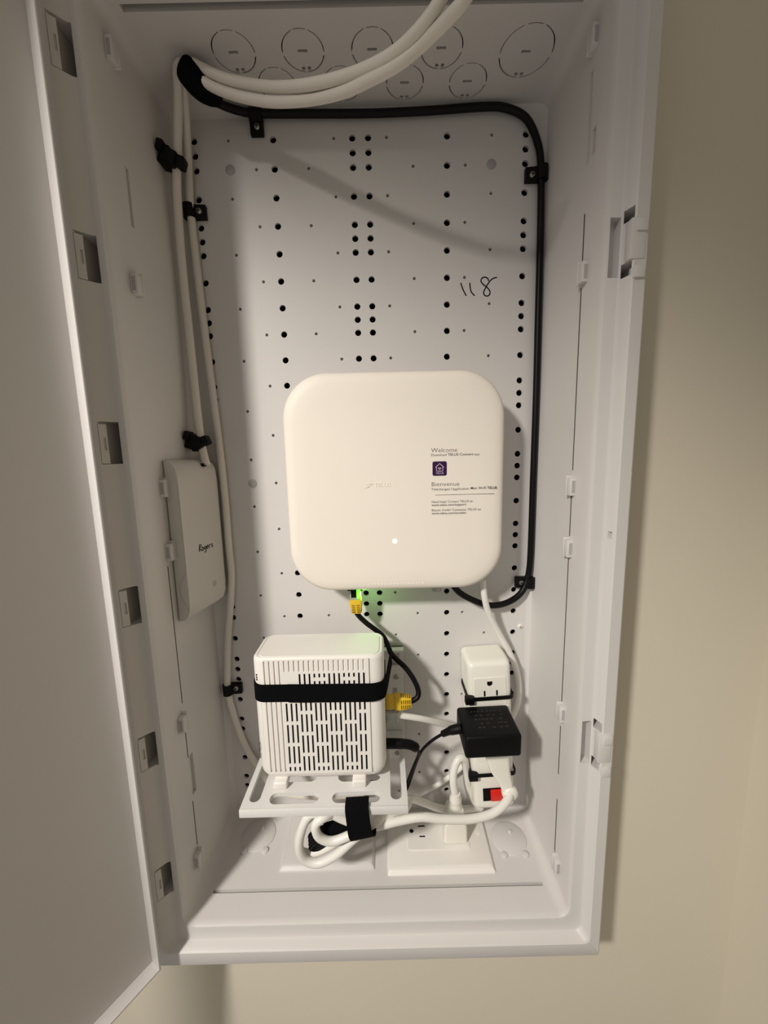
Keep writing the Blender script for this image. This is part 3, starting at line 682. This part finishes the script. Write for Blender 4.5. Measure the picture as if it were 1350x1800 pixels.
part('boot', boot(0).xf(lambda v: (.86+v.z*1.05, -2.0+v.y, -21.93-v.x*1.1-v.z*.03)), M['yellow'], PC, 30)
part('boot_groove_shade', groove_shade_bars().xf(lambda v: (.86+v.z*1.05, -2.0+v.y, -21.93-v.x*1.1-v.z*.03)), M['groove_shade'], PC, 0)
part('plug', box(.40, .90, -2.2, -1.8, -22.16, -21.7, .03), M['yellow'], PC)
WE = thing('white_network_cable', (2, -1.2, -24.8), 'white network cable with a clear plug leaving the right side of the modem', 'cable')
part('cable', tube(PATHS['whiteeth'], .125, 12), M['cord'], WE)
part('plug', box(.42, 1.0, -2.2, -1.8, -22.76, -22.32, .03), M['clear'], WE)
solo('router_power_cord', tube(PATHS['routerpower'], .135, 12), M['cord'], 'white cord hanging from the router down beside the power strip', 'cord')
solo('white_jumper_cable', tube(PATHS['backwhite'], .12, 12), M['cord'], 'short white cord crossing the back panel behind the plug loop', 'cord')
CX = thing('black_coax_cable', (0, -.3, -18.5), 'black coaxial cable running along the top and right edge down to the router', 'cable')
part('cable', tube(PATHS['coax_black'], .135, 12), M['black'], CX)
solo('white_coax_cable', tube(PATHS['white1'], .15, 14), M['cable'], 'white cable running down the left wall into the top of the Rogers box', 'cable')
solo('white_coax_cable', tube(PATHS['white2'], .15, 14), M['cable'], 'white cable running down the left edge of the panel past the Rogers box', 'cable')
# corner wrap
wr = tube([(-5.62, -2.05, .70), (-5.35, -1.95, .50), (-5.0, -1.75, .28), (-4.62, -1.7, .10)], .3, 14, 6, rad=lambda t: .20+.24*math.sin(math.pi*(t*.75+.2)))
solo('cable_wrap', wr, M['strap'], 'black hook-and-loop wrap bunching the cables in the top left corner', 'strap')

# ---------------------------------------------------------------- screw-down cable clips
def make_clip(loc, rot, label):
    t = thing('cable_clip', loc, label, 'cable clip', 'screwed black cable clips')
    ORG[t.name] = (0, 0, 0)
    c_, s_ = math.cos(math.radians(rot)), math.sin(math.radians(rot))
    sad = [(-.22, 0), (-.22, -.2), (-.17, -.33), (-.06, -.40), (.06, -.40), (.17, -.34), (.24, -.2), (.62, -.16), (.62, 0)]
    body = loft([[(x, y, -.24) for x, y in sad], [(x, y, .24) for x, y in sad]])
    rotm = lambda v: (v.x*c_-v.z*s_, v.y, v.x*s_+v.z*c_)
    part('body', body.xf(rotm), M['blackp'], t, 30)
    o = part('screw', screw(.36, -.15, .02, .125).xf(rotm), M['steel'], t)
    q = part('cross_recess', cross_slot(.36, -.15, .02, .125).xf(rotm), M['label'], t); q.parent = o
    return t
make_clip((-3.85, -.02, .68), -90, 'black cable clip under the black coaxial cable at the top edge')
make_clip((-6.62, -.02, -2.52), 0, 'upper black cable clip on the left edge, holding the white cable')
make_clip((6.88, -.02, -1.48), 180, 'black cable clip on the upper right edge, holding the black coaxial cable')
make_clip((6.92, -.02, -17.6), 180, 'black cable clip at the lower right corner of the router')
make_clip((-6.74, -.02, -22.35), 0, 'lower black cable clip on the left edge, beside the white modem')

# ---------------------------------------------------------------- stick-on cable holders on the left wall
def holder(loc, flip, label):
    t = thing('cable_holder', loc, label, 'cable clip', 'stick-on black cable holders')
    ORG[t.name] = (0, 0, 0)
    def rot(a):
        c_, s_ = math.cos(a), math.sin(a); return lambda v: (v.x*c_-v.z*s_, v.y, v.x*s_+v.z*c_)
    part('base', box(-.40, -.05, -.3, .3, -.28, .32, .06).xf(rot(-.3)), M['blackp'], t)
    part('clamp', box(-.25, .24, -.36, .14, -.26, .22, .07).xf(rot(-.45*flip)), M['blackp'], t)
    part('latch', box(.10, .50, -.28, .12, -.20, .16, .06).xf(rot(-.35*flip)), M['blackp'], t)
    part('ear', box(-.46, -.22, -.42, .0, .05, .40, .05).xf(rot(-.25)), M['blackp'], t)
holder((-6.72, -.95, -1.28), 1, 'black stick-on cable holder near the top of the left wall')
holder((-6.72, -.95, -11.3), -1, 'black stick-on cable holder just above the Rogers box')
